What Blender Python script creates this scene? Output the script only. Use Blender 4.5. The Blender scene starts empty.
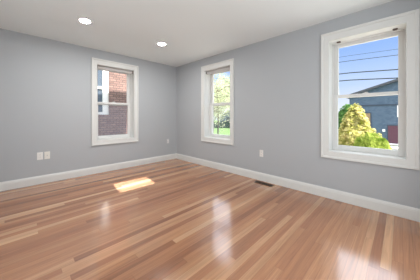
import bpy, bmesh, math, random
from mathutils import Vector, Matrix
random.seed(7)
S = bpy.context.scene
C = S.collection
PI = math.pi

# ------------------------------------------------------------------ camera
F, V0, YAW = 192.64, 116.30, 44.68          # focal length in pixels of a 420 px wide frame, horizon row, azimuth
cam_d = bpy.data.cameras.new('camera'); cam = bpy.data.objects.new('camera', cam_d); C.objects.link(cam)
cam_d.sensor_fit = 'HORIZONTAL'; cam_d.sensor_width = 36.0; cam_d.lens = 36.0*F/420
cam_d.shift_y = -(140-V0)/420
cam_d.clip_start = 0.02; cam_d.clip_end = 500
cam.location = (-3.0315, -4.2642, 1.1228)
cam.rotation_euler = (PI/2, 0, math.radians(YAW-90))
S.camera = cam

# ------------------------------------------------------------------ colour management
S.view_settings.view_transform = 'Standard'
S.view_settings.look = 'None'
S.view_settings.exposure = 0.0
S.view_settings.gamma = 1.0
S.view_settings.use_curve_mapping = False
S.cycles.use_denoising = True
S.cycles.max_bounces = 14
S.cycles.diffuse_bounces = 8
S.cycles.transparent_max_bounces = 24
S.cycles.sample_clamp_indirect = 6.0

# ------------------------------------------------------------------ sky
W = bpy.data.worlds.new('sky'); S.world = W; W.use_nodes = True
nt = W.node_tree; nt.nodes.clear()
def N(t, kind, **kw):
    n = t.nodes.new(kind)
    for k, v in kw.items(): setattr(n, k, v)
    return n
tc = N(nt, 'ShaderNodeTexCoord'); sep = N(nt, 'ShaderNodeSeparateXYZ'); nt.links.new(tc.outputs['Generated'], sep.inputs[0])
ramp = N(nt, 'ShaderNodeValToRGB'); nt.links.new(sep.outputs['Z'], ramp.inputs[0])
r = ramp.color_ramp; r.interpolation = 'EASE'
r.elements[0].position = 0.0; r.elements[0].color = (0.80, 0.86, 0.96, 1)
r.elements[1].position = 0.29; r.elements[1].color = (0.32, 0.52, 0.98, 1)
e = r.elements.new(0.15); e.color = (0.52, 0.69, 1.0, 1)
e = r.elements.new(0.345); e.color = (1.5, 1.7, 2.0, 1)
e = r.elements.new(0.42); e.color = (3.0, 3.2, 3.55, 1)          # unseen bright band added above the view to strengthen the floor reflections
mp = N(nt, 'ShaderNodeMapping'); mp.inputs['Scale'].default_value = (1.0, 1.0, 4.0); nt.links.new(tc.outputs['Generated'], mp.inputs[0])
nz = N(nt, 'ShaderNodeTexNoise'); nz.inputs['Scale'].default_value = 1.6; nz.inputs['Detail'].default_value = 5; nt.links.new(mp.outputs[0], nz.inputs['Vector'])
cr = N(nt, 'ShaderNodeMapRange'); cr.inputs['From Min'].default_value = 0.42; cr.inputs['From Max'].default_value = 0.85; cr.inputs['To Max'].default_value = 0.5
nt.links.new(nz.outputs['Fac'], cr.inputs['Value'])
mx = N(nt, 'ShaderNodeMix', data_type='RGBA'); nt.links.new(cr.outputs[0], mx.inputs['Factor']); nt.links.new(ramp.outputs[0], mx.inputs['A']); mx.inputs['B'].default_value = (0.88, 0.92, 1.0, 1)
bg = N(nt, 'ShaderNodeBackground'); bg.inputs['Strength'].default_value = 1.05; nt.links.new(mx.outputs['Result'], bg.inputs[0])
out = N(nt, 'ShaderNodeOutputWorld'); nt.links.new(bg.outputs[0], out.inputs[0])

# ------------------------------------------------------------------ sun and large lights
def aim(o, d): o.rotation_euler = Vector(d).to_track_quat('-Z', 'Y').to_euler()
sd = bpy.data.lights.new('sun', 'SUN'); sun = bpy.data.objects.new('sun', sd); C.objects.link(sun)
sd.energy = 13.5; sd.color = (1.0, 0.93, 0.84); sd.angle = math.radians(0.55)
aim(sun, (-0.09, 1.0, -1.33)); sun.location = (1, -30, 40)
# sunlight mirrored by the neighbour's upper window pane, down through the window of the left wall
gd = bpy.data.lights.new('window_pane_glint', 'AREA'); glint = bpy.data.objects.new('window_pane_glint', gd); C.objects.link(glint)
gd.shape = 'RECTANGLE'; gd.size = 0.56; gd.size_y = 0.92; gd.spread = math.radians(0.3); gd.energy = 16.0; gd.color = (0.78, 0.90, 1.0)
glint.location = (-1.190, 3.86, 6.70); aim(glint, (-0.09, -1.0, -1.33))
# fill lamps added behind the camera to brighten the room
def area(name, loc, d, sx, sy, e, col):
    l = bpy.data.lights.new(name, 'AREA'); o = bpy.data.objects.new(name, l); C.objects.link(o)
    l.shape = 'RECTANGLE'; l.size = sx; l.size_y = sy; l.energy = e; l.color = col; o.location = loc; aim(o, d); return o
area('back_fill_lamp', (-1.9, -4.62, 1.25), (0, 1, 0), 2.6, 2.0, 42.0, (0.95, 0.98, 1.0))
area('side_fill_lamp', (-3.42, -2.6, 1.25), (1, 0, 0), 2.2, 2.0, 10.0, (0.95, 0.98, 1.0))

# ------------------------------------------------------------------ materials
def mat(name, col, rough=0.5, spec=0.5, bump=None, noise=None, metal=0.0, coat=0.0):
    m = bpy.data.materials.new(name); m.use_nodes = True; t = m.node_tree; b = t.nodes['Principled BSDF']
    b.inputs['Base Color'].default_value = (*col, 1); b.inputs['Roughness'].default_value = rough
    b.inputs['Specular IOR Level'].default_value = spec; b.inputs['Metallic'].default_value = metal; b.inputs['Coat Weight'].default_value = coat
    if noise or bump:
        co = N(t, 'ShaderNodeTexCoord'); n = N(t, 'ShaderNodeTexNoise'); t.links.new(co.outputs['Object'], n.inputs['Vector'])
        n.inputs['Scale'].default_value = (noise or bump)[0]; n.inputs['Detail'].default_value = 4
        if noise:
            mr = N(t, 'ShaderNodeMapRange'); mr.inputs['From Min'].default_value = 0.3; mr.inputs['From Max'].default_value = 0.7
            mr.inputs['To Min'].default_value = 1-noise[1]; mr.inputs['To Max'].default_value = 1+noise[1]; t.links.new(n.outputs['Fac'], mr.inputs['Value'])
            vm = N(t, 'ShaderNodeVectorMath', operation='SCALE'); vm.inputs[0].default_value = col; t.links.new(mr.outputs[0], vm.inputs['Scale'])
            t.links.new(vm.outputs[0], b.inputs['Base Color'])
        if bump:
            n2 = N(t, 'ShaderNodeTexNoise'); n2.inputs['Scale'].default_value = bump[0]; t.links.new(co.outputs['Object'], n2.inputs['Vector'])
            bp = N(t, 'ShaderNodeBump'); bp.inputs['Strength'].default_value = bump[1]; bp.inputs['Distance'].default_value = bump[2]
            t.links.new(n2.outputs['Fac'], bp.inputs['Height']); t.links.new(bp.outputs[0], b.inputs['Normal'])
    return m

def math_node(t, op, a, b=None):
    n = N(t, 'ShaderNodeMath', operation=op)
    for i, v in enumerate((a, b)):
        if v is None: continue
        if isinstance(v, (int, float)): n.inputs[i].default_value = v
        else: t.links.new(v, n.inputs[i])
    return n.outputs[0]

def oak_floor():
    m = bpy.data.materials.new('oak_strip_floor'); m.use_nodes = True; t = m.node_tree; b = t.nodes['Principled BSDF']
    co = N(t, 'ShaderNodeTexCoord'); sp = N(t, 'ShaderNodeSeparateXYZ'); t.links.new(co.outputs['Object'], sp.inputs[0])
    PW, PL = 0.062, 2.4
    yv = math_node(t, 'DIVIDE', sp.outputs['Y'], PW); row = math_node(t, 'FLOOR', yv); fy = math_node(t, 'FRACT', yv)
    wr = N(t, 'ShaderNodeTexWhiteNoise', noise_dimensions='1D'); t.links.new(row, wr.inputs['W'])
    off = math_node(t, 'MULTIPLY', wr.outputs['Value'], 7.3)
    ln = math_node(t, 'ADD', math_node(t, 'MULTIPLY', wr.outputs['Value'], 0.5), 0.75)
    xv = math_node(t, 'ADD', math_node(t, 'DIVIDE', sp.outputs['X'], math_node(t, 'MULTIPLY', ln, PL)), off)
    pid = math_node(t, 'FLOOR', xv); fx = math_node(t, 'FRACT', xv)
    cv = N(t, 'ShaderNodeCombineXYZ'); t.links.new(row, cv.inputs[0]); t.links.new(pid, cv.inputs[1])
    wn = N(t, 'ShaderNodeTexWhiteNoise', noise_dimensions='3D'); t.links.new(cv.outputs[0], wn.inputs['Vector'])
    rp = N(t, 'ShaderNodeValToRGB'); t.links.new(wn.outputs['Value'], rp.inputs[0]); q = rp.color_ramp
    cols = [(0.0, (0.270, 0.104, 0.045)), (0.15, (0.330, 0.137, 0.062)), (0.45, (0.390, 0.174, 0.080)), (0.78, (0.455, 0.220, 0.106)), (1.0, (0.62, 0.365, 0.195))]
    q.elements[0].position = 0; q.elements[0].color = (*cols[0][1], 1); q.elements[1].position = 1; q.elements[1].color = (*cols[-1][1], 1)
    for p_, c_ in cols[1:-1]: el = q.elements.new(p_); el.color = (*c_, 1)
    # grain
    gv = N(t, 'ShaderNodeCombineXYZ')
    t.links.new(math_node(t, 'MULTIPLY', sp.outputs['X'], 1.6), gv.inputs[0])
    t.links.new(math_node(t, 'MULTIPLY', sp.outputs['Y'], 38.0), gv.inputs[1])
    t.links.new(math_node(t, 'MULTIPLY', wn.outputs['Value'], 40.0), gv.inputs[2])
    g = N(t, 'ShaderNodeTexNoise'); g.inputs['Scale'].default_value = 1.0; g.inputs['Detail'].default_value = 6; g.inputs['Roughness'].default_value = 0.65; g.inputs['Distortion'].default_value = 0.6
    t.links.new(gv.outputs[0], g.inputs['Vector'])
    gm = N(t, 'ShaderNodeMapRange'); gm.inputs['From Min'].default_value = 0.3; gm.inputs['From Max'].default_value = 0.7; gm.inputs['To Min'].default_value = 0.72; gm.inputs['To Max'].default_value = 1.20
    t.links.new(g.outputs['Fac'], gm.inputs['Value'])
    # seams
    ey = math_node(t, 'MULTIPLY', math_node(t, 'MINIMUM', fy, math_node(t, 'SUBTRACT', 1.0, fy)), PW)
    ex = math_node(t, 'MULTIPLY', math_node(t, 'MINIMUM', fx, math_node(t, 'SUBTRACT', 1.0, fx)), PL)
    ed = math_node(t, 'MINIMUM', ey, ex)
    sm = N(t, 'ShaderNodeMapRange'); sm.inputs['From Min'].default_value = 0.0005; sm.inputs['From Max'].default_value = 0.0022; sm.inputs['To Min'].default_value = 0.72; t.links.new(ed, sm.inputs['Value'])
    k = math_node(t, 'MULTIPLY', gm.outputs[0], sm.outputs[0])
    vm = N(t, 'ShaderNodeVectorMath', operation='SCALE'); t.links.new(rp.outputs[0], vm.inputs[0]); t.links.new(k, vm.inputs['Scale'])
    t.links.new(vm.outputs[0], b.inputs['Base Color'])
    b.inputs['Roughness'].default_value = 0.14; b.inputs['IOR'].default_value = 2.2
    b.inputs['Coat Weight'].default_value = 0.0
    bp = N(t, 'ShaderNodeBump'); bp.inputs['Strength'].default_value = 0.12; bp.inputs['Distance'].default_value = 0.002
    t.links.new(math_node(t, 'ADD', math_node(t, 'MULTIPLY', g.outputs['Fac'], 0.25), sm.outputs[0]), bp.inputs['Height']); t.links.new(bp.outputs[0], b.inputs['Normal'])
    return m

def brick_mat():
    m = bpy.data.materials.new('red_brick'); m.use_nodes = True; t = m.node_tree; b = t.nodes['Principled BSDF']
    co = N(t, 'ShaderNodeTexCoord'); sp = N(t, 'ShaderNodeSeparateXYZ'); t.links.new(co.outputs['Object'], sp.inputs[0])
    cv = N(t, 'ShaderNodeCombineXYZ'); t.links.new(sp.outputs['X'], cv.inputs[0]); t.links.new(sp.outputs['Z'], cv.inputs[1])
    br = N(t, 'ShaderNodeTexBrick'); t.links.new(cv.outputs[0], br.inputs['Vector'])
    br.inputs['Color1'].default_value = (0.205, 0.130, 0.112, 1); br.inputs['Color2'].default_value = (0.31, 0.20, 0.17, 1); br.inputs['Mortar'].default_value = (0.085, 0.07, 0.072, 1)
    br.inputs['Scale'].default_value = 1.0; br.inputs['Brick Width'].default_value = 0.24; br.inputs['Row Height'].default_value = 0.09; br.inputs['Mortar Size'].default_value = 0.009
    t.links.new(br.outputs['Color'], b.inputs['Base Color']); b.inputs['Roughness'].default_value = 0.9
    bp = N(t, 'ShaderNodeBump'); bp.inputs['Strength'].default_value = 0.4; bp.inputs['Distance'].default_value = 0.01; bp.invert = True
    t.links.new(br.outputs['Fac'], bp.inputs['Height']); t.links.new(bp.outputs[0], b.inputs['Normal'])
    return m

def shingle_mat(name, c1, c2, row, width):
    m = bpy.data.materials.new(name); m.use_nodes = True; t = m.node_tree; b = t.nodes['Principled BSDF']
    co = N(t, 'ShaderNodeTexCoord'); sp = N(t, 'ShaderNodeSeparateXYZ'); t.links.new(co.outputs['Object'], sp.inputs[0])
    cv = N(t, 'ShaderNodeCombineXYZ'); t.links.new(math_node(t, 'ADD', sp.outputs['Y'], sp.outputs['X']), cv.inputs[0]); t.links.new(sp.outputs['Z'], cv.inputs[1])
    br = N(t, 'ShaderNodeTexBrick'); t.links.new(cv.outputs[0], br.inputs['Vector'])
    br.inputs['Color1'].default_value = (*c1, 1); br.inputs['Color2'].default_value = (*c2, 1); br.inputs['Mortar'].default_value = (*[x*0.55 for x in c1], 1)
    br.inputs['Scale'].default_value = 1.0; br.inputs['Brick Width'].default_value = width; br.inputs['Row Height'].default_value = row; br.inputs['Mortar Size'].default_value = 0.008
    t.links.new(br.outputs['Color'], b.inputs['Base Color']); b.inputs['Roughness'].default_value = 0.85
    return m

def glass_mat(name, tint=(1, 1, 1), refl=1.0):
    m = bpy.data.materials.new(name); m.use_nodes = True; t = m.node_tree; t.nodes.clear()
    tr = N(t, 'ShaderNodeBsdfTransparent'); tr.inputs[0].default_value = (*tint, 1)
    gl = N(t, 'ShaderNodeBsdfGlossy'); gl.inputs['Roughness'].default_value = 0.2
    fr = N(t, 'ShaderNodeFresnel'); fr.inputs['IOR'].default_value = 1.45
    mxs = N(t, 'ShaderNodeMixShader'); o = N(t, 'ShaderNodeOutputMaterial')
    t.links.new(math_node(t, 'MULTIPLY', fr.outputs[0], refl), mxs.inputs[0]); t.links.new(tr.outputs[0], mxs.inputs[1]); t.links.new(gl.outputs[0], mxs.inputs[2]); t.links.new(mxs.outputs[0], o.inputs[0])
    return m

def screen_mat():
    m = bpy.data.materials.new('insect_screen_mesh'); m.use_nodes = True; t = m.node_tree; t.nodes.clear()
    tr = N(t, 'ShaderNodeBsdfTransparent'); df = N(t, 'ShaderNodeBsdfDiffuse'); df.inputs[0].default_value = (0.40, 0.47, 0.62, 1)
    mxs = N(t, 'ShaderNodeMixShader'); mxs.inputs[0].default_value = 0.22; o = N(t, 'ShaderNodeOutputMaterial')
    t.links.new(tr.outputs[0], mxs.inputs[1]); t.links.new(df.outputs[0], mxs.inputs[2]); t.links.new(mxs.outputs[0], o.inputs[0])
    return m

def emit_mat(name, col, s):
    m = bpy.data.materials.new(name); m.use_nodes = True; b = m.node_tree.nodes['Principled BSDF']
    b.inputs['Base Color'].default_value = (0.9, 0.9, 0.9, 1); b.inputs['Emission Color'].default_value = (*col, 1); b.inputs['Emission Strength'].default_value = s
    return m

def leaf_mat(name, c1, c2, trans=0.35):
    m = bpy.data.materials.new(name); m.use_nodes = True; t = m.node_tree; t.nodes.clear()
    co = N(t, 'ShaderNodeTexCoord'); n = N(t, 'ShaderNodeTexNoise'); n.inputs['Scale'].default_value = 6.0; n.inputs['Detail'].default_value = 3; t.links.new(co.outputs['Object'], n.inputs['Vector'])
    rp = N(t, 'ShaderNodeValToRGB'); t.links.new(n.outputs['Fac'], rp.inputs[0]); q = rp.color_ramp
    q.elements[0].position = 0.35; q.elements[0].color = (*c1, 1); q.elements[1].position = 0.65; q.elements[1].color = (*c2, 1)
    df = N(t, 'ShaderNodeBsdfDiffuse'); tl = N(t, 'ShaderNodeBsdfTranslucent'); t.links.new(rp.outputs[0], df.inputs[0]); t.links.new(rp.outputs[0], tl.inputs[0])
    mxs = N(t, 'ShaderNodeMixShader'); mxs.inputs[0].default_value = trans; o = N(t, 'ShaderNodeOutputMaterial')
    t.links.new(df.outputs[0], mxs.inputs[1]); t.links.new(tl.outputs[0], mxs.inputs[2]); t.links.new(mxs.outputs[0], o.inputs[0])
    return m

M = dict(
    wall=mat('grey_wall_paint', (0.434, 0.456, 0.477), 0.6, 0.3, bump=(180, 0.05, 0.001)),
    ceil=mat('white_ceiling_paint', (0.79, 0.84, 0.84), 0.8, 0.2, bump=(160, 0.05, 0.001)),
    trim=mat('white_trim_paint', (0.69, 0.70, 0.682), 0.38, 0.4),
    vinyl=mat('white_window_vinyl', (0.70, 0.70, 0.685), 0.4, 0.4),
    floor=oak_floor(), brick=brick_mat(),
    glass=glass_mat('window_glass', refl=0.15), screen=screen_mat(),
    shade=mat('grey_shade_fabric', (0.52, 0.50, 0.485), 0.8, 0.2),
    dark=mat('dark_metal', (0.05, 0.045, 0.042), 0.5, 0.4),
    bracket=mat('brown_bracket_metal', (0.12, 0.09, 0.08), 0.5, 0.4),
    bronze=mat('brown_register_metal', (0.075, 0.042, 0.026), 0.45, 0.5),
    slot=mat('black_duct', (0.012, 0.010, 0.009), 0.9, 0.1),
    pale=mat('pale_grey_plastic', (0.60, 0.605, 0.61), 0.4, 0.4),
    plate=mat('white_plastic', (0.80, 0.79, 0.76), 0.35, 0.5),
    ivory=mat('ivory_plastic', (0.77, 0.75, 0.69), 0.35, 0.5),
    steel=mat('steel', (0.5, 0.5, 0.5), 0.35, 0.5, metal=1.0),
    lens=emit_mat('lamp_lens_light', (1.0, 0.985, 0.965), 440.0),
    siding_house=shingle_mat('blue_grey_shingle', (0.068, 0.108, 0.162), (0.105, 0.152, 0.215), 0.13, 0.18),
    roof=shingle_mat('dark_roof_shingle', (0.07, 0.075, 0.09), (0.10, 0.105, 0.12), 0.14, 0.3),
    house_white=mat('white_house_trim', (0.88, 0.88, 0.87), 0.5, 0.4),
    house_dark=mat('dark_house_trim', (0.05, 0.065, 0.09), 0.6, 0.3),
    pane=glass_mat('house_window_glass'), pane_back=mat('dark_room', (0.10, 0.13, 0.17), 0.15, 0.6),
    maroon=mat('maroon_door_paint', (0.105, 0.038, 0.058), 0.5, 0.4),
    tan=mat('tan_door_paint', (0.30, 0.21, 0.12), 0.6, 0.3),
    grass=mat('lawn_grass', (0.135, 0.225, 0.075), 0.9, 0.1, noise=(1.3, 0.3)),
    asphalt=mat('asphalt', (0.16, 0.165, 0.175), 0.9, 0.2, noise=(6, 0.15)),
    concrete=mat('pale_concrete', (0.52, 0.50, 0.47), 0.85, 0.2, noise=(5, 0.08)),
    bark=mat('tree_bark', (0.11, 0.085, 0.065), 0.9, 0.1, noise=(8, 0.3)),
    cable=mat('black_cable', (0.02, 0.022, 0.026), 0.7, 0.2),
    siding=mat('house_siding', (0.55, 0.55, 0.53), 0.7, 0.3),
    yellow_leaf=leaf_mat('golden_conifer_leaf', (0.32, 0.34, 0.06), (0.74, 0.66, 0.31), 0.25),
    green_leaf=leaf_mat('green_shrub_leaf', (0.15, 0.23, 0.03), (0.39, 0.46, 0.10), 0.3),
    tree_leaf=leaf_mat('pale_spring_leaf', (0.48, 0.53, 0.34), (0.70, 0.72, 0.52), 0.5),
    dark_leaf=leaf_mat('dark_hedge_leaf', (0.03, 0.075, 0.03), (0.06, 0.12, 0.05), 0.2),
    mid_leaf=leaf_mat('mid_green_leaf', (0.07, 0.17, 0.04), (0.13, 0.26, 0.07), 0.3),
    shed=mat('blue_shed_paint', (0.17, 0.23, 0.31), 0.7, 0.3),
)

# ------------------------------------------------------------------ mesh helpers
def new(): return bmesh.new()
def box(bm, a, b, bevel=0.0):
    (x0, y0, z0), (x1, y1, z1) = a, b
    x0, x1 = sorted((x0, x1)); y0, y1 = sorted((y0, y1)); z0, z1 = sorted((z0, z1))
    v = [bm.verts.new(p) for p in ((x0,y0,z0),(x1,y0,z0),(x1,y1,z0),(x0,y1,z0),(x0,y0,z1),(x1,y0,z1),(x1,y1,z1),(x0,y1,z1))]
    fs = [bm.faces.new([v[i] for i in q]) for q in ((0,3,2,1),(4,5,6,7),(0,1,5,4),(1,2,6,5),(2,3,7,6),(3,0,4,7))]
    if bevel:
        es = list({e for f in fs for e in f.edges})
        bmesh.ops.bevel(bm, geom=es, offset=bevel, segments=2, profile=0.6, affect='EDGES')
    return bm
def tube(bm, pts, radii, seg=8):
    rings = []
    pts = [Vector(p) for p in pts]
    if isinstance(radii, (int, float)): radii = [radii]*len(pts)
    for i, p in enumerate(pts):
        d = (pts[min(i+1, len(pts)-1)] - pts[max(i-1, 0)]).normalized()
        up = Vector((0, 0, 1)) if abs(d.z) < 0.95 else Vector((1, 0, 0))
        a = d.cross(up).normalized(); b_ = d.cross(a).normalized()
        rings.append([bm.verts.new(p + (a*math.cos(2*PI*k/seg) + b_*math.sin(2*PI*k/seg))*radii[i]) for k in range(seg)])
    for r0, r1 in zip(rings, rings[1:]):
        for k in range(seg): bm.faces.new((r0[k], r0[(k+1) % seg], r1[(k+1) % seg], r1[k]))
    bm.faces.new(list(reversed(rings[0]))); bm.faces.new(rings[-1])
    return bm
def lathe(bm, prof, seg=32, at=(0, 0, 0)):
    rings = []
    for r_, z in prof:
        rings.append([bm.verts.new((at[0]+r_*math.cos(2*PI*k/seg), at[1]+r_*math.sin(2*PI*k/seg), at[2]+z)) for k in range(seg)])
    for r0, r1 in zip(rings, rings[1:]):
        for k in range(seg): bm.faces.new((r0[k], r0[(k+1) % seg], r1[(k+1) % seg], r1[k]))
    bm.faces.new(list(reversed(rings[0]))); bm.faces.new(rings[-1])
    return bm
def obj(name, bm, m, parent=None, smooth=False):
    bmesh.ops.recalc_face_normals(bm, faces=bm.faces)
    me = bpy.data.meshes.new(name); bm.to_mesh(me); bm.free()
    me.materials.append(m if not isinstance(m, str) else M[m])
    if smooth:
        for f in me.polygons: f.use_smooth = True
    o = bpy.data.objects.new(name, me); C.objects.link(o)
    if parent: o.parent = parent
    return o
def empty(name, loc=(0, 0, 0), rz=0.0):
    o = bpy.data.objects.new(name, None); o.empty_display_size = 0.1; C.objects.link(o); o.location = loc; o.rotation_euler = (0, 0, rz); return o
def tag(o, label, cat, group=None):
    o['label'] = label; o['category'] = cat
    if group: o['group'] = group
    return o
def struct(o): o['kind'] = 'structure'; return o

# ------------------------------------------------------------------ room shell
H = 2.44; TH = 0.27; X0, Y0 = -3.5, -4.7; GZ = -1.6; TOP = 6.58
ZS, ZH = 0.65, 2.148                       # window opening
HALF = 0.370
WIN = {'window_1': ('A', -1.525), 'window_2': ('B', -1.468), 'window_3': ('B', -3.940)}
bm = new(); box(bm, (X0-TH, Y0-TH, -0.12), (TH, TH, 0)); struct(obj('floor', bm, 'floor'))
bm = new(); box(bm, (X0-TH, Y0-TH, H), (TH, TH, H+0.15)); struct(obj('ceiling', bm, 'ceil'))
J = 0.02
def wall_with_holes(name, axis, lo, hi, holes):
    """solid wall along x (axis A, at y 0..TH) or along y (axis B, at x 0..TH), from the floor to the ceiling"""
    bm = new()
    def seg(a0, a1, z0, z1):
        if axis == 'A': box(bm, (a0, 0, z0), (a1, TH, z1))
        else: box(bm, (0, a0, z0), (TH, a1, z1))
    cur = lo
    for c in sorted(holes):
        a, b = c-HALF-J, c+HALF+J
        seg(cur, a, 0, H); seg(a, b, 0, ZS-J); seg(a, b, ZH+J, H); cur = b
    seg(cur, hi, 0, H)
    return struct(obj(name, bm, 'wall'))
wall_with_holes('wall_left', 'A', X0, 0, [-1.525])
wall_with_holes('wall_right', 'B', Y0-TH, TH, [-1.468, -3.940])
bm = new(); box(bm, (X0-TH, Y0-TH, 0), (X0, TH, H)); struct(obj('wall_west', bm, 'wall'))
bm = new(); box(bm, (X0, Y0-TH, 0), (0, Y0, H)); struct(obj('wall_back', bm, 'wall'))
# the rest of the house: foundation below, upper storey and eaves above
bm = new(); box(bm, (X0-TH, Y0-TH, GZ), (TH, TH, -0.12)); struct(obj('wall_foundation', bm, 'concrete'))
bm = new(); box(bm, (X0-TH, Y0-TH, H+0.15), (TH, TH, TOP-0.2)); struct(obj('wall_upper', bm, 'siding'))
bm = new()
ev = 0.40
a0, a1, b0, b1 = X0-TH-ev, TH+ev, Y0-TH-ev, TH+ev
base = [(a0, b0), (a1, b0), (a1, b1), (a0, b1)]
lo_ = [bm.verts.new((x, y, TOP-0.2)) for x, y in base]; hi_ = [bm.verts.new((x, y, TOP)) for x, y in base]
rd = [bm.verts.new((-1.75, b0+2.4, TOP+1.5)), bm.verts.new((-1.75, b1-2.4, TOP+1.5))]
bm.faces.new(lo_[::-1])
for k in range(4): bm.faces.new((lo_[k], lo_[(k+1) % 4], hi_[(k+1) % 4], hi_[k]))
bm.faces.new((hi_[0], hi_[1], rd[0])); bm.faces.new((hi_[1], hi_[2], rd[1], rd[0])); bm.faces.new((hi_[2], hi_[3], rd[1])); bm.faces.new((hi_[3], hi_[0], rd[0], rd[1]))
struct(obj('roof', bm, 'roof'))

# baseboards: profile (out from wall, height)
BB = [(0, 0), (0.016, 0), (0.016, 0.098), (0.014, 0.104), (0.014, 0.112), (0.010, 0.124), (0.006, 0.135), (0, 0.135)]
def baseboard(name, p0, p1, n, m0=0, m1=0):
    """p0->p1 along the wall, n = direction into the room; m0/m1 = mitre at the ends"""
    bm = new(); p0 = Vector(p0); p1 = Vector(p1); n = Vector(n); d = (p1-p0).normalized(); R = []
    for p, mt in ((p0, m0), (p1, -m1)):
        R.append([bm.verts.new((p.x+n.x*t+d.x*t*mt, p.y+n.y*t+d.y*t*mt, z)) for t, z in BB])
    k = len(BB)
    for i in range(k): bm.faces.new((R[0][i], R[0][(i+1) % k], R[1][(i+1) % k], R[1][i]))
    bm.faces.new(R[0]); bm.faces.new(R[1][::-1])
    return struct(obj(name, bm, 'trim'))
baseboard('baseboard_left', (X0, 0), (0, 0), (0, -1), 1, 1)
baseboard('baseboard_right', (0, 0), (0, Y0), (-1, 0), 1, 1)
baseboard('baseboard_west', (X0, Y0), (X0, 0), (1, 0), 1, 1)
baseboard('baseboard_back', (0, Y0), (X0, Y0), (0, 1), 1, 1)

# ------------------------------------------------------------------ double-hung windows (local x along the wall, local y outwards, z up)
def frame(bm, x0, x1, z0, z1, y0, y1, wl, wr, wb, wt, bev=0.004):
    box(bm, (x0, y0, z0), (x0+wl, y1, z1), bev); box(bm, (x1-wr, y0, z0), (x1, y1, z1), bev)
    box(bm, (x0+wl, y0, z0), (x1-wr, y1, z0+wb), bev); box(bm, (x0+wl, y0, z1-wt), (x1-wr, y1, z1), bev)
def casing_mesh():
    bm = new(); prof = [(0.0, 0.0), (0.0, 0.012), (0.006, 0.017), (0.070, 0.019), (0.074, 0.026), (0.092, 0.028), (0.098, 0.026), (0.098, 0.0)]
    rings = []
    for o_, t in prof:
        rings.append([bm.verts.new(p) for p in ((-HALF-o_, -t, ZS-o_), (HALF+o_, -t, ZS-o_), (HALF+o_, -t, ZH+o_*1.17), (-HALF-o_, -t, ZH+o_*1.17))])
    for r0, r1 in zip(rings, rings[1:]+rings[:1]):
        for k in range(4): bm.faces.new((r0[k], r0[(k+1) % 4], r1[(k+1) % 4], r1[k]))
    return bm
MR = 1.402
def window(name, wall, c):
    root = empty(name, (c, 0, 0) if wall == 'A' else (0, c, 0), 0 if wall == 'A' else -PI/2); struct(root)
    obj('casing', casing_mesh(), 'trim', root)
    bm = new()
    for s in (-1, 1): box(bm, (s*HALF, 0, ZS-J), (s*(HALF+J), TH, ZH+J))
    box(bm, (-HALF, 0, ZH), (HALF, TH, ZH+J)); obj('jamb', bm, 'trim', root)
    bm = new(); box(bm, (-HALF, 0, ZS-J), (HALF, TH+0.04, ZS)); obj('sill', bm, 'trim', root)
    bm = new()                                        # stops that hold the sashes
    for s in (-1, 1): box(bm, (s*HALF, 0.135, ZS), (s*(HALF-0.012), 0.158, ZH), 0.002); box(bm, (s*HALF, 0.245, ZS), (s*(HALF-0.014), TH, ZH), 0.002)
    box(bm, (-HALF+0.012, 0.135, ZH-0.012), (HALF-0.012, 0.158, ZH), 0.002); box(bm, (-HALF+0.014, 0.245, ZH-0.014), (HALF-0.014, TH, ZH), 0.002)
    obj('sash_stop', bm, 'vinyl', root)
    lo = obj('lower_sash', (lambda b: (frame(b, -HALF, HALF, ZS, MR+0.020, 0.160, 0.198, 0.066, 0.066, 0.068, 0.040), b)[1])(new()), 'vinyl', root)
    bm = new(); box(bm, (-HALF+0.060, 0.178, ZS+0.060), (HALF-0.060, 0.182, MR-0.015)); obj('glass_pane', bm, 'glass', lo)
    bm = new(); box(bm, (-0.03, 0.165, MR+0.020), (0.03, 0.195, MR+0.028), 0.002); tube(bm, [(0, 0.18, MR+0.028), (0, 0.18, MR+0.036)], 0.011, 12); box(bm, (-0.004, 0.150, MR+0.030), (0.022, 0.186, MR+0.036), 0.002)
    obj('sash_lock', bm, 'vinyl', lo)
    up = obj('upper_sash', (lambda b: (frame(b, -HALF, HALF, MR-0.020, ZH, 0.202, 0.240, 0.066, 0.066, 0.040, 0.052), b)[1])(new()), 'vinyl', root)
    bm = new(); box(bm, (-HALF+0.060, 0.219, MR+0.012), (HALF-0.060, 0.223, ZH-0.045)); obj('glass_pane', bm, 'glass', up)
    return root
wins = {n: window(n, *a) for n, a in WIN.items()}
# insect screens behind the lower sashes of two windows
for n in ('window_1', 'window_2'):
    bm = new(); frame(bm, -HALF+0.016, HALF-0.016, ZS+0.002, MR-0.022, 0.246, 0.258, 0.018, 0.018, 0.018, 0.018, 0.0)
    fr = obj('insect_screen_frame', bm, 'vinyl', wins[n])
    bm = new(); v = [bm.verts.new(p) for p in ((-HALF+0.03, 0.252, ZS+0.015), (HALF-0.03, 0.252, ZS+0.015), (HALF-0.03, 0.252, MR-0.036), (-HALF+0.03, 0.252, MR-0.036))]; bm.faces.new(v)
    obj('insect_screen', bm, 'screen', fr)
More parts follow.
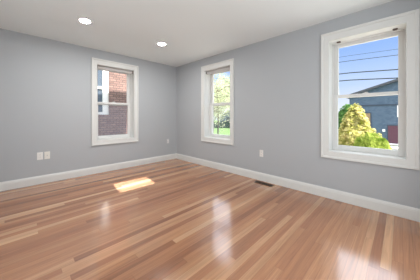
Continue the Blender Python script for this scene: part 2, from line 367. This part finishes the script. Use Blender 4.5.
# rolled-up shades in two windows, empty brackets in the third
def shade(n, label):
    wall, c = WIN[n]
    root = empty('roller_shade', (c, 0, ZH) if wall == 'A' else (0, c, ZH), 0 if wall == 'A' else -PI/2)
    w = HALF-0.008
    bm = new(); box(bm, (-w, 0.035, -0.012), (w, 0.095, -0.001), 0.002); obj('headrail', bm, 'shade', root)
    prof = [(-w+0.010, 0.0), (-w+0.010, 0.030), (w-0.010, 0.030), (w-0.010, 0.0)]
    bm = new(); tube(bm, [(-w+0.012, 0.065, -0.036), (w-0.012, 0.065, -0.036)], 0.024, 20); obj('fabric_roll', bm, 'shade', root, smooth=False)
    bm = new(); box(bm, (-w+0.02, 0.041, -0.072), (w-0.02, 0.051, -0.050), 0.003); obj('hem_bar', bm, 'shade', root)
    for s in (-1, 1):
        bm = new(); box(bm, (s*w, 0.035, -0.062), (s*(w-0.010), 0.095, -0.012), 0.001); obj('end_bracket', bm, 'bracket', root)
    return tag(root, label, 'window shade', 'rolled up shades')
shade('window_1', 'rolled up grey shade at the top of the window facing the brick house')
shade('window_2', 'rolled up grey shade at the top of the narrow window facing the tree and lawn')
for s, y in ((-1, 0.10), (1, 0.10)):
    bm = new(); box(bm, (s*0.280-0.022, y-0.02, ZH-0.010), (s*0.280+0.022, y+0.02, ZH), 0.002); box(bm, (s*0.280-0.015, y-0.006, ZH-0.018), (s*0.280+0.015, y+0.006, ZH-0.010), 0.002)
    obj('blind_bracket', bm, 'bracket', wins['window_3'])

# ------------------------------------------------------------------ recessed ceiling lights
def downlight():
    root = empty('recessed_light', (0, 0, H))
    bm = new(); seg = 40; prof = [(0.063, 0.0), (0.063, -0.004), (0.068, -0.006), (0.080, -0.004), (0.083, 0.0)]
    rings = [[bm.verts.new((r_*math.cos(2*PI*k/seg), r_*math.sin(2*PI*k/seg), z)) for k in range(seg)] for r_, z in prof]
    for r0, r1 in zip(rings, rings[1:]+rings[:1]):
        for k in range(seg): bm.faces.new((r0[k], r0[(k+1) % seg], r1[(k+1) % seg], r1[k]))
    obj('trim_ring', bm, 'plate', root, smooth=True)
    bm = new(); lathe(bm, [(0.063, -0.0005), (0.063, -0.003), (0.045, -0.0045), (0.01, -0.005)], 40); obj('lens', bm, 'lens', root)
    return root
def dup(root, loc):
    r_ = root.copy(); C.objects.link(r_); r_.location = loc
    for ch in list(root.children):
        c = ch.copy(); C.objects.link(c); c.parent = r_
        for g in ch.children:
            d = g.copy(); C.objects.link(d); d.parent = c
    return r_
L1 = downlight(); L1.location = (-2.354, -1.17, H)
tag(L1, 'lit round white recessed ceiling light left of the window facing the brick house', 'ceiling light', 'recessed ceiling lights')
L2 = dup(L1, (-1.154, -1.172, H)); L2['label'] = 'lit round white recessed ceiling light nearer the corner of the room'

# ------------------------------------------------------------------ wall plates (local x along wall, y outwards from the room, z up from plate centre)
def plate_at(name, wall, a, z, w=0.072, h=0.117, m='plate'):
    root = empty(name, (a, 0, z) if wall == 'A' else (0, a, z), 0 if wall == 'A' else -PI/2)
    bm = new(); box(bm, (-w/2, -0.006, -h/2), (w/2, 0, h/2), 0.0025); obj('cover_plate', bm, m, root)
    return root
def screws(root, zs):
    for z in zs:
        bm = new(); tube(bm, [(0, -0.006, z), (0, -0.0075, z)], 0.0035, 12); obj('screw', bm, 'plate', root)
def duplex(root):
    for z in (-0.020, 0.020):
        bm = new(); box(bm, (-0.0165, -0.0085, z-0.014), (0.0165, -0.006, z+0.014), 0.001)
        rc = obj('receptacle', bm, 'plate', root)
        bm = new()
        for x, hh in ((-0.0065, 0.004), (0.0065, 0.0035)): box(bm, (x-0.001, -0.0088, z+0.002-hh+0.002), (x+0.001, -0.0080, z+0.002+hh+0.002))
        tube(bm, [(0, -0.0088, z-0.007), (0, -0.0080, z-0.007)], 0.0024, 10)
        obj('socket_slot', bm, 'slot', rc)
    screws(root, (0.0,))
p1 = plate_at('wall_outlet', 'A', -2.742, 0.462, 0.074, 0.125)
bm = new(); box(bm, (-0.0165, -0.0085, -0.0335), (0.0165, -0.006, 0.0335), 0.001); rc = obj('receptacle', bm, 'plate', p1)
bm = new()
for z in (-0.018, 0.018):
    for x in (-0.0065, 0.0065): box(bm, (x-0.001, -0.0089, z), (x+0.001, -0.0080, z+0.008))
    tube(bm, [(0, -0.0089, z-0.006), (0, -0.0080, z-0.006)], 0.0024, 10)
obj('socket_slot', bm, 'slot', rc); screws(p1, (-0.048, 0.048))
tag(p1, 'white rectangular wall outlet, left of the pair low on the left wall', 'wall outlet')
p2 = plate_at('cable_jack_plate', 'A', -2.650, 0.462, 0.074, 0.125, 'ivory')
bm = new(); tube(bm, [(0, -0.006, 0), (0, -0.012, 0)], 0.008, 6); nut = obj('cable_connector', bm, 'steel', p2)
bm = new(); tube(bm, [(0, -0.012, 0), (0, -0.020, 0)], 0.0045, 14); obj('threaded_post', bm, 'steel', nut); screws(p2, (-0.042, 0.042))
tag(p2, 'ivory cable jack wall plate, right of the pair low on the left wall', 'wall plate')
p3 = plate_at('wall_outlet', 'A', -0.266, 0.482, 0.070, 0.115, 'pale'); duplex(p3)
tag(p3, 'small pale grey wall outlet beside the corner of the room', 'wall outlet', 'single wall outlets')
p4 = plate_at('wall_outlet', 'B', -2.534, 0.475, 0.072, 0.118); duplex(p4)
tag(p4, 'white wall outlet on the right wall above the floor register', 'wall outlet', 'single wall outlets')

# ------------------------------------------------------------------ floor register
rg = empty('floor_register', (-0.118, -2.645, 0))
bm = new(); hx, hy = 0.055, 0.160
frame_pts = ((-hx, -hx+0.014, -hy, hy), (hx-0.014, hx, -hy, hy), (-hx+0.014, hx-0.014, -hy, -hy+0.016), (-hx+0.014, hx-0.014, hy-0.016, hy))
for xa, xb, ya, yb in frame_pts: box(bm, (xa, ya, 0), (xb, yb, 0.005), 0.001)
obj('frame', bm, 'bronze', rg)
bm = new()
for k in range(22):
    y = -hy+0.022+k*(2*hy-0.044)/21
    if k % 7 != 6: box(bm, (-hx+0.014, y-0.0022, 0.0008), (hx-0.014, y+0.0022, 0.0042))
    else: box(bm, (-hx+0.014, y-0.0035, 0.0008), (hx-0.014, y+0.0035, 0.0046))
obj('grille', bm, 'bronze', rg)
bm = new(); box(bm, (-hx+0.008, -hy+0.008, 0.0002), (hx-0.008, hy-0.008, 0.0007)); obj('duct_opening', bm, 'slot', rg)
tag(rg, 'dark brown slotted metal floor register beside the right baseboard', 'floor vent')

# ================================================================== outside
bm = new(); box(bm, (-60, -60, GZ-0.3), (90, 90, GZ)); struct(obj('ground_lawn', bm, 'grass'))
bm = new(); box(bm, (13.5, -60, GZ), (18.6, 7.0, GZ+0.02)); struct(obj('ground_street', bm, 'asphalt'))
bm = new(); box(bm, (18.6, -60, GZ), (20.4, 7.0, GZ+0.10)); struct(obj('ground_sidewalk', bm, 'concrete'))

YZ = -0.75
bm = new(); box(bm, (3.9, 3.4, GZ), (44, 44, YZ)); struct(obj('ground_yard', bm, 'grass'))
bm = new(); box(bm, (8.0, 3.4, YZ), (9.4, 44, YZ+0.02)); struct(obj('ground_path', bm, 'concrete'))

bm = new(); box(bm, (0.3, -14, GZ), (13.5, 3.4, GZ+0.02)); struct(obj('ground_bounce', bm, 'concrete'))  # unseen pale ground added to bounce neutral light up to the window heads
bm = new(); box(bm, (-14, 0.6, GZ), (2.6, 4.0, GZ+0.02)); struct(obj('ground_driveway', bm, 'asphalt'))

# ---- brick house seen through the left window
bh = empty('brick_house', (0, 4.0, GZ))
def LZ(z): return z-GZ
BX0, BX1, BT = -9.0, 3.2, 9.4
holes = [(-1.90, -0.39, 1.19, 3.30), (-1.80, -0.47, 5.4, 7.6), (-5.4, -4.1, 1.25, 3.30)]
bm = new()
xs = sorted({BX0, BX1, *[h[0] for h in holes], *[h[1] for h in holes]}); zs = sorted({GZ, BT, *[h[2] for h in holes], *[h[3] for h in holes]})
for xa, xb in zip(xs, xs[1:]):
    for za, zb in zip(zs, zs[1:]):
        if any(h[0] <= xa and xb <= h[1] and h[2] <= za and zb <= h[3] for h in holes): continue
        box(bm, (xa, 0, LZ(za)), (xb, 0.3, LZ(zb)))
box(bm, (BX0, 0.3, 0), (BX0+0.3, 8, LZ(BT))); box(bm, (BX1-0.3, 0.3, 0), (BX1, 8, LZ(BT))); box(bm, (BX0+0.3, 7.7, 0), (BX1-0.3, 8, LZ(BT)))
bmesh.ops.remove_doubles(bm, verts=bm.verts, dist=1e-5)
obj('wall', bm, 'brick', bh)
bm = new(); box(bm, (BX0-0.3, -0.02, LZ(BT)), (BX1+0.3, 8.3, LZ(BT)+0.3)); obj('roof', bm, 'roof', bh)
for x0, x1, z0, z1 in holes:
    bm = new(); w = 0.20
    frame(bm, x0, x1, LZ(z0), LZ(z1), 0.06, 0.16, 0.06, 0.22, 0.10, 0.16, 0.0)
    box(bm, (x0+0.06, 0.08, LZ((z0+z1)/2)-0.05), (x1-0.22, 0.14, LZ((z0+z1)/2)+0.05)); 
    wf = obj('window', bm, 'house_white', bh)
    bm = new(); box(bm, (x0+0.05, 0.125, LZ(z0)+0.05), (x1-0.20, 0.135, LZ(z1)-0.1)); obj('window_pane', bm, 'pane_back', wf)
tag(bh, 'red brick house with a white framed window, seen through the left window', 'house')

# ---- blue-grey shingled house seen through the right window
HX = 22.0
gh = empty('shingled_house', (HX, -5.0, GZ))
W0, W1 = -4.6, 4.6; EZ, RZ = LZ(3.22), LZ(4.68)
def hy_(y): return y+5.0
bm = new()
for (x0, x1) in ((0, 9),):
    pts = [(W0, 0), (W1, 0), (W1, EZ), (0, RZ), (W0, EZ)]
    f0 = [bm.verts.new((x0, y, z)) for y, z in pts]; f1 = [bm.verts.new((x1, y, z)) for y, z in pts]
    bm.faces.new(f0); bm.faces.new(f1[::-1])
    for k in range(5): bm.faces.new((f0[k], f0[(k+1) % 5], f1[(k+1) % 5], f1[k]))
obj('wall', bm, 'siding_house', gh)
sl = (RZ-EZ)/W1
bm = new()
for s in (-1, 1):
    ye = s*(W1+0.35); ze = EZ-0.35*sl
    q = [(0, RZ), (ye, ze), (ye, ze+0.2), (0, RZ+0.21)]
    f0 = [bm.verts.new((-0.35, y, z+0.01)) for y, z in q]; f1 = [bm.verts.new((9.35, y, z+0.01)) for y, z in q]
    bm.faces.new(f0); bm.faces.new(f1[::-1])
    for k in range(4): bm.faces.new((f0[k], f0[(k+1) % 4], f1[(k+1) % 4], f1[k]))
obj('roof', bm, 'roof', gh)
bm = new(); box(bm, (-0.06, W0, LZ(2.16)), (0, W1, LZ(2.26))); obj('trim_band', bm, 'house_dark', gh)
bm = new(); box(bm, (-0.03, hy_(-4.75), LZ(-1.5)), (0.05, hy_(-3.42), LZ(0.22)))
for k in range(1, 4): box(bm, (-0.045, hy_(-4.75), LZ(-1.5+k*0.43)-0.015), (-0.03, hy_(-3.42), LZ(-1.5+k*0.43)+0.015))
dr = obj('door', bm, 'maroon', gh)
bm = new(); box(bm, (-0.05, hy_(-4.85), LZ(0.22)), (0.02, hy_(-3.34), LZ(0.32))); box(bm, (-0.05, hy_(-3.42), LZ(-1.5)), (0.02, hy_(-3.34), LZ(0.22))); obj('door_frame', bm, 'house_dark', dr)
bm = new(); box(bm, (-0.9, hy_(-4.9), LZ(-1.5)), (0, hy_(-3.3), LZ(-1.44))); obj('door_step', bm, 'house_white', gh)
bm = new(); frame(bm, hy_(-4.75), hy_(-4.04), LZ(1.05), LZ(2.14), -0.06, 0.03, 0.12, 0.12, 0.12, 0.10, 0.0)
for v in bm.verts: v.co = Vector((v.co.y, v.co.x, v.co.z))
wf = obj('window', bm, 'house_white', gh)
bm = new(); box(bm, (-0.01, hy_(-4.7), LZ(1.1)), (0.01, hy_(-4.1), LZ(2.1))); obj('window_pane', bm, 'pane_back', wf)
bm = new(); box(bm, (-0.03, hy_(-2.12), LZ(-0.6)), (0.02, hy_(-1.62), LZ(1.42))); sdoor = obj('side_door', bm, 'tan', gh)
bm = new(); box(bm, (-0.05, hy_(-2.20), LZ(-0.6)), (0.02, hy_(-2.12), LZ(1.50))); box(bm, (-0.05, hy_(-1.62), LZ(-0.6)), (0.02, hy_(-1.54), LZ(1.50))); box(bm, (-0.05, hy_(-2.12), LZ(1.42)), (0.02, hy_(-1.62), LZ(1.50))); obj('door_frame', bm, 'house_dark', sdoor)
bm = new(); box(bm, (-0.16, hy_(-3.22), LZ(-0.35)), (0, hy_(-3.02), LZ(-0.12)), 0.02); obj('meter_box', bm, 'house_white', gh)
tag(gh, 'blue grey shingled gable house with a maroon door across the street', 'house')

# ---- plants
def leaf_cloud(bm, n, size, place, up=0.3):
    for _ in range(n):
        p, nrm = place()
        a = Vector((random.gauss(0, 1), random.gauss(0, 1), random.gauss(0, 1))).normalized()
        nn = (Vector(nrm)*0.9 + a*0.8 + Vector((0, 0, up))).normalized()
        t = nn.cross(a).normalized(); b_ = nn.cross(t)
        s = size*random.uniform(0.6, 1.3); p = Vector(p)
        v = [bm.verts.new(q) for q in (p-t*s, p-b_*s*0.45+nn*s*0.12, p+t*s, p+b_*s*0.45+nn*s*0.12)]
        bm.faces.new(v)
    return bm
def ell_shell(c, rx, ry, rz, inner=0.75, lump=0.0, cone=0.0):
    ph = [random.uniform(0, 6.28) for _ in range(4)]
    def place():
        while True:
            d = Vector((random.gauss(0, 1), random.gauss(0, 1), random.gauss(0, 1))).normalized()
            k = random.uniform(inner, 1.0)**0.6
            az = math.atan2(d.y, d.x)
            lm = 1 + lump*(math.sin(5*az+ph[0]+7*d.z)*0.5 + math.sin(9*az+ph[1]-11*d.z)*0.35 + math.sin(13*d.z+ph[2])*0.4)
            tz = d.z*0.5+0.5
            tp = 1-cone*tz
            return Vector((c[0]+d.x*rx*k*lm*tp, c[1]+d.y*ry*k*lm*tp, c[2]+d.z*rz*k*(1+lump*0.3*math.sin(7*az+ph[3])))), d
    return place
def shrub(name, loc, leaf, place, n, size, label, cat, stem_h, group=None, core=None, up=0.3):
    root = empty(name, loc)
    bm = new()
    if core:                                   # dense leafy heart, a lumpy solid under the outer leaves
        b2 = bmesh.ops.create_icosphere(bm, subdivisions=4, radius=1.0)
        (cx, cy, cz), (rx, ry, rz), cone = core
        for v in b2['verts']:
            d = v.co.copy(); k = 1+0.09*math.sin(9*d.x+4*d.z)+0.08*math.sin(11*d.y-6*d.z)+0.05*math.sin(23*d.z+17*d.x)
            tp = 1-cone*(d.z*0.5+0.5); v.co = Vector((cx+d.x*rx*k*tp, cy+d.y*ry*k*tp, cz+d.z*rz*k))
    leaf_cloud(bm, n, size, place, up); obj('foliage', bm, leaf, root)
    bm = new(); tube(bm, [(0, 0, 0), (0.02, 0.01, stem_h*0.5), (0, 0, stem_h)], [0.07, 0.055, 0.04], 8); obj('stem', bm, 'bark', root)
    return tag(root, label, cat, group)
shrub('golden_shrub', (6.6, -2.97, GZ), 'yellow_leaf', ell_shell((0, 0, 1.56), 1.12, 1.12, 1.60, 0.70, 0.24, 0.66), 5600, 0.075,
      'tall cone shaped golden yellow shrub outside the right window', 'shrub', 1.2, core=((0, 0, 1.4), (0.82, 0.82, 1.30), 0.64))
shrub('round_green_shrub', (4.4, -3.64, GZ), 'green_leaf', ell_shell((0, 0, 1.10), 0.57, 0.575, 1.15, 0.88, 0.04, 0.0), 8000, 0.026,
      'rounded bright green shrub in front of the golden shrub', 'shrub', 0.6, core=((0, 0, 1.08), (0.51, 0.52, 1.06), 0.0))
shrub('garden_tree', (17.5, -1.0, GZ), 'mid_leaf', ell_shell((0, 0, 2.2), 1.3, 1.1, 1.6, 0.6, 0.15, 0.3), 3200, 0.12,
      'green tree left of the shingled house, behind the golden shrub', 'tree', 1.6, core=((0, 0, 2.1), (1.0, 0.9, 1.3), 0.3))

# branching tree with pale leaves outside the narrow window
def tree(name, loc, label, seed, trunk, limbs, leaf, nleaf, size, spread):
    random.seed(seed); root = empty(name, loc)
    bm = new(); tips = []
    tube(bm, trunk, [0.055-0.03*i/(len(trunk)-1) for i in range(len(trunk))], 10)
    for pts in limbs:
        tube(bm, pts, [0.036-0.024*i/(len(pts)-1) for i in range(len(pts))], 7)
        for a, b_ in zip(pts, pts[1:]):
            for k in range(3):
                s = Vector(a).lerp(Vector(b_), random.random()); d = Vector((random.gauss(0, 1), random.gauss(0, 1), random.gauss(0.1, 0.7))).normalized()*random.uniform(0.5, 1.1)
                tube(bm, [s, s+d*0.5+Vector((0, 0, 0.05)), s+d], [0.012, 0.009, 0.004], 5); tips += [s+d*0.5, s+d]
        tips.append(Vector(pts[-1]))
    obj('trunk', bm, 'bark', root)
    def place():
        p = random.choice(tips); d = Vector((random.gauss(0, 1), random.gauss(0, 1), random.gauss(0, 1)))
        return p+d*spread, d.normalized()
    bm = new(); leaf_cloud(bm, nleaf, size, place, 0.2); obj('foliage', bm, leaf, root)
    return tag(root, label, 'tree', 'trees beyond the narrow window')
limbs = []
random.seed(21)
for k in range(13):
    az = random.uniform(0, 2*PI); z = random.uniform(2.0, 4.2); L = random.uniform(0.9, 1.7)
    p0 = Vector((0.1, 0.05, z)); d = Vector((math.cos(az), math.sin(az), random.uniform(0.05, 0.4)))
    limbs.append([p0, p0+d*L*0.5+Vector((0, 0, 0.1)), p0+d*L+Vector((0, 0, -0.15))])
tree('spring_tree', (7.4, 5.25, YZ), 'tree with loose pale yellow green leaves outside the narrow window', 5,
     [(0, 0, 0), (0.05, 0.0, 1.6), (0.1, 0.05, 3.0), (0.0, 0.1, 3.6), (0.1, 0.1, 4.3)], limbs, 'tree_leaf', 3600, 0.075, 0.30)
limbs2 = [[(0, 0, 1.2), (0.35, -0.5, 2.2), (0.6, -1.0, 3.2)], [(0, 0, 1.4), (-0.3, 0.5, 2.5), (-0.5, 1.0, 3.6)], [(0, 0, 1.8), (0.5, 0.3, 2.9), (0.9, 0.7, 3.8)], [(0, 0, 2.2), (-0.4, -0.4, 3.2), (-0.8, -0.6, 4.2)]]
tree('spring_tree', (15.6, 13.5, YZ), 'smaller leafy tree left of the tall pale tree on the lawn', 9,
     [(0, 0, 0), (0.02, 0.05, 1.5), (0.05, 0, 3.0), (0, 0.05, 4.4)], limbs2, 'tree_leaf', 1500, 0.11, 0.45)
limbs3 = []
for k in range(30):
    az = random.uniform(0, 2*PI); z = random.uniform(3.2, 7.6); L = random.uniform(1.6, 3.2)
    p0 = Vector((0, 0, z)); d = Vector((math.cos(az), math.sin(az), random.uniform(0.0, 0.35)))
    limbs3.append([p0, p0+d*L*0.5+Vector((0, 0, 0.15)), p0+d*L])
tree('spring_tree', (21.0, 14.6, YZ), 'tall pale tree at the far side of the lawn outside the narrow window', 14,
     [(0, 0, 0), (0.1, 0, 2.0), (0, 0.1, 4.0), (0.1, 0, 7.8)], limbs3, 'tree_leaf', 6000, 0.13, 0.38)
random.seed(33)
# dark hedge at the end of the lawn
hg = empty('hedge', (20.5, 16.5, YZ), math.radians(-48))
bm = new()
def hplace():
    x = random.uniform(-4.5, 4.5); a = random.uniform(0, PI)
    return Vector((x, 0.5*math.cos(a), 0.12+0.85*math.sin(a)*(1+0.12*math.sin(2.3*x)+0.08*math.sin(5.1*x)))), Vector((0, math.cos(a), math.sin(a)))
box(bm, (-4.4, -0.38, 0), (4.4, 0.38, 0.78), 0.12); leaf_cloud(bm, 3600, 0.10, hplace); obj('foliage', bm, 'dark_leaf', hg)
bm = new(); tube(bm, [(0, 0, 0), (0, 0, 0.6)], 0.05, 6); obj('stem', bm, 'bark', hg)
tag(hg, 'low dark green hedge along the far end of the lawn', 'hedge')
# small blue outbuilding behind the hedge
sh = empty('garden_shed', (23.6, 17.4, YZ), math.radians(42))
bm = new(); pts = [(-1.5, 0), (1.5, 0), (1.5, 1.75), (0, 2.75), (-1.5, 1.75)]
f0 = [bm.verts.new((-1.3, y, z)) for y, z in pts]; f1 = [bm.verts.new((1.3, y, z)) for y, z in pts]
bm.faces.new(f0); bm.faces.new(f1[::-1])
for k in range(5): bm.faces.new((f0[k], f0[(k+1) % 5], f1[(k+1) % 5], f1[k]))
obj('wall', bm, 'shed', sh)
bm = new()
for s in (-1, 1):
    q = [(0, 2.76), (s*1.75, 1.60), (s*1.75, 1.70), (0, 2.88)]
    f0 = [bm.verts.new((-1.5, y, z)) for y, z in q]; f1 = [bm.verts.new((1.5, y, z)) for y, z in q]
    bm.faces.new(f0); bm.faces.new(f1[::-1])
    for k in range(4): bm.faces.new((f0[k], f0[(k+1) % 4], f1[(k+1) % 4], f1[k]))
obj('roof', bm, 'roof', sh)
bm = new(); box(bm, (-1.34, -0.45, 0), (-1.29, 0.45, 1.7)); obj('door', bm, 'house_dark', sh)
tag(sh, 'small blue gable roofed outbuilding behind the dark hedge', 'shed')

# ---- overhead wires along the street (x = 12)
WX = 12.0
wl = [([(-4.17, 4.88), (-1.44, 5.03), (10.0, 4.95)], 0.009, 'topmost of the overhead wires, thin, crossing the sky outside the right window'),
      ([(-4.17, 4.55), (-1.44, 4.70), (8.0, 4.42), (10.0, 4.30)], 0.015, 'second overhead wire from the top outside the right window'),
      ([(-4.17, 3.74), (-1.44, 3.94), (8.0, 3.12), (10.0, 3.12)], 0.029, 'third overhead wire from the top outside the right window'),
      ([(-4.17, 3.26), (-1.44, 3.48), (7.9, 2.66), (10.0, 2.68)], 0.029, 'lowest overhead wire, just above the roof of the shingled house')]
def spline(pts, y):
    for (a, za), (b_, zb) in zip(pts, pts[1:]):
        if y <= b_: t = (y-a)/(b_-a); return za+(zb-za)*t
    (a, za), (b_, zb) = pts[-2:]; return zb+(zb-za)/(b_-a)*(y-b_)
for pts, rad, lab in wl:
    bm = new(); P = []
    for k in range(41):
        y = -8+k*24/40
        z = sum(spline(pts, y+d) for d in (-0.6, -0.3, 0, 0.3, 0.6))/5
        P.append((WX, y, z))
    tube(bm, P, rad, 6); o = obj('overhead_wire', bm, 'cable', None, True); tag(o, lab, 'wire', 'overhead wires')
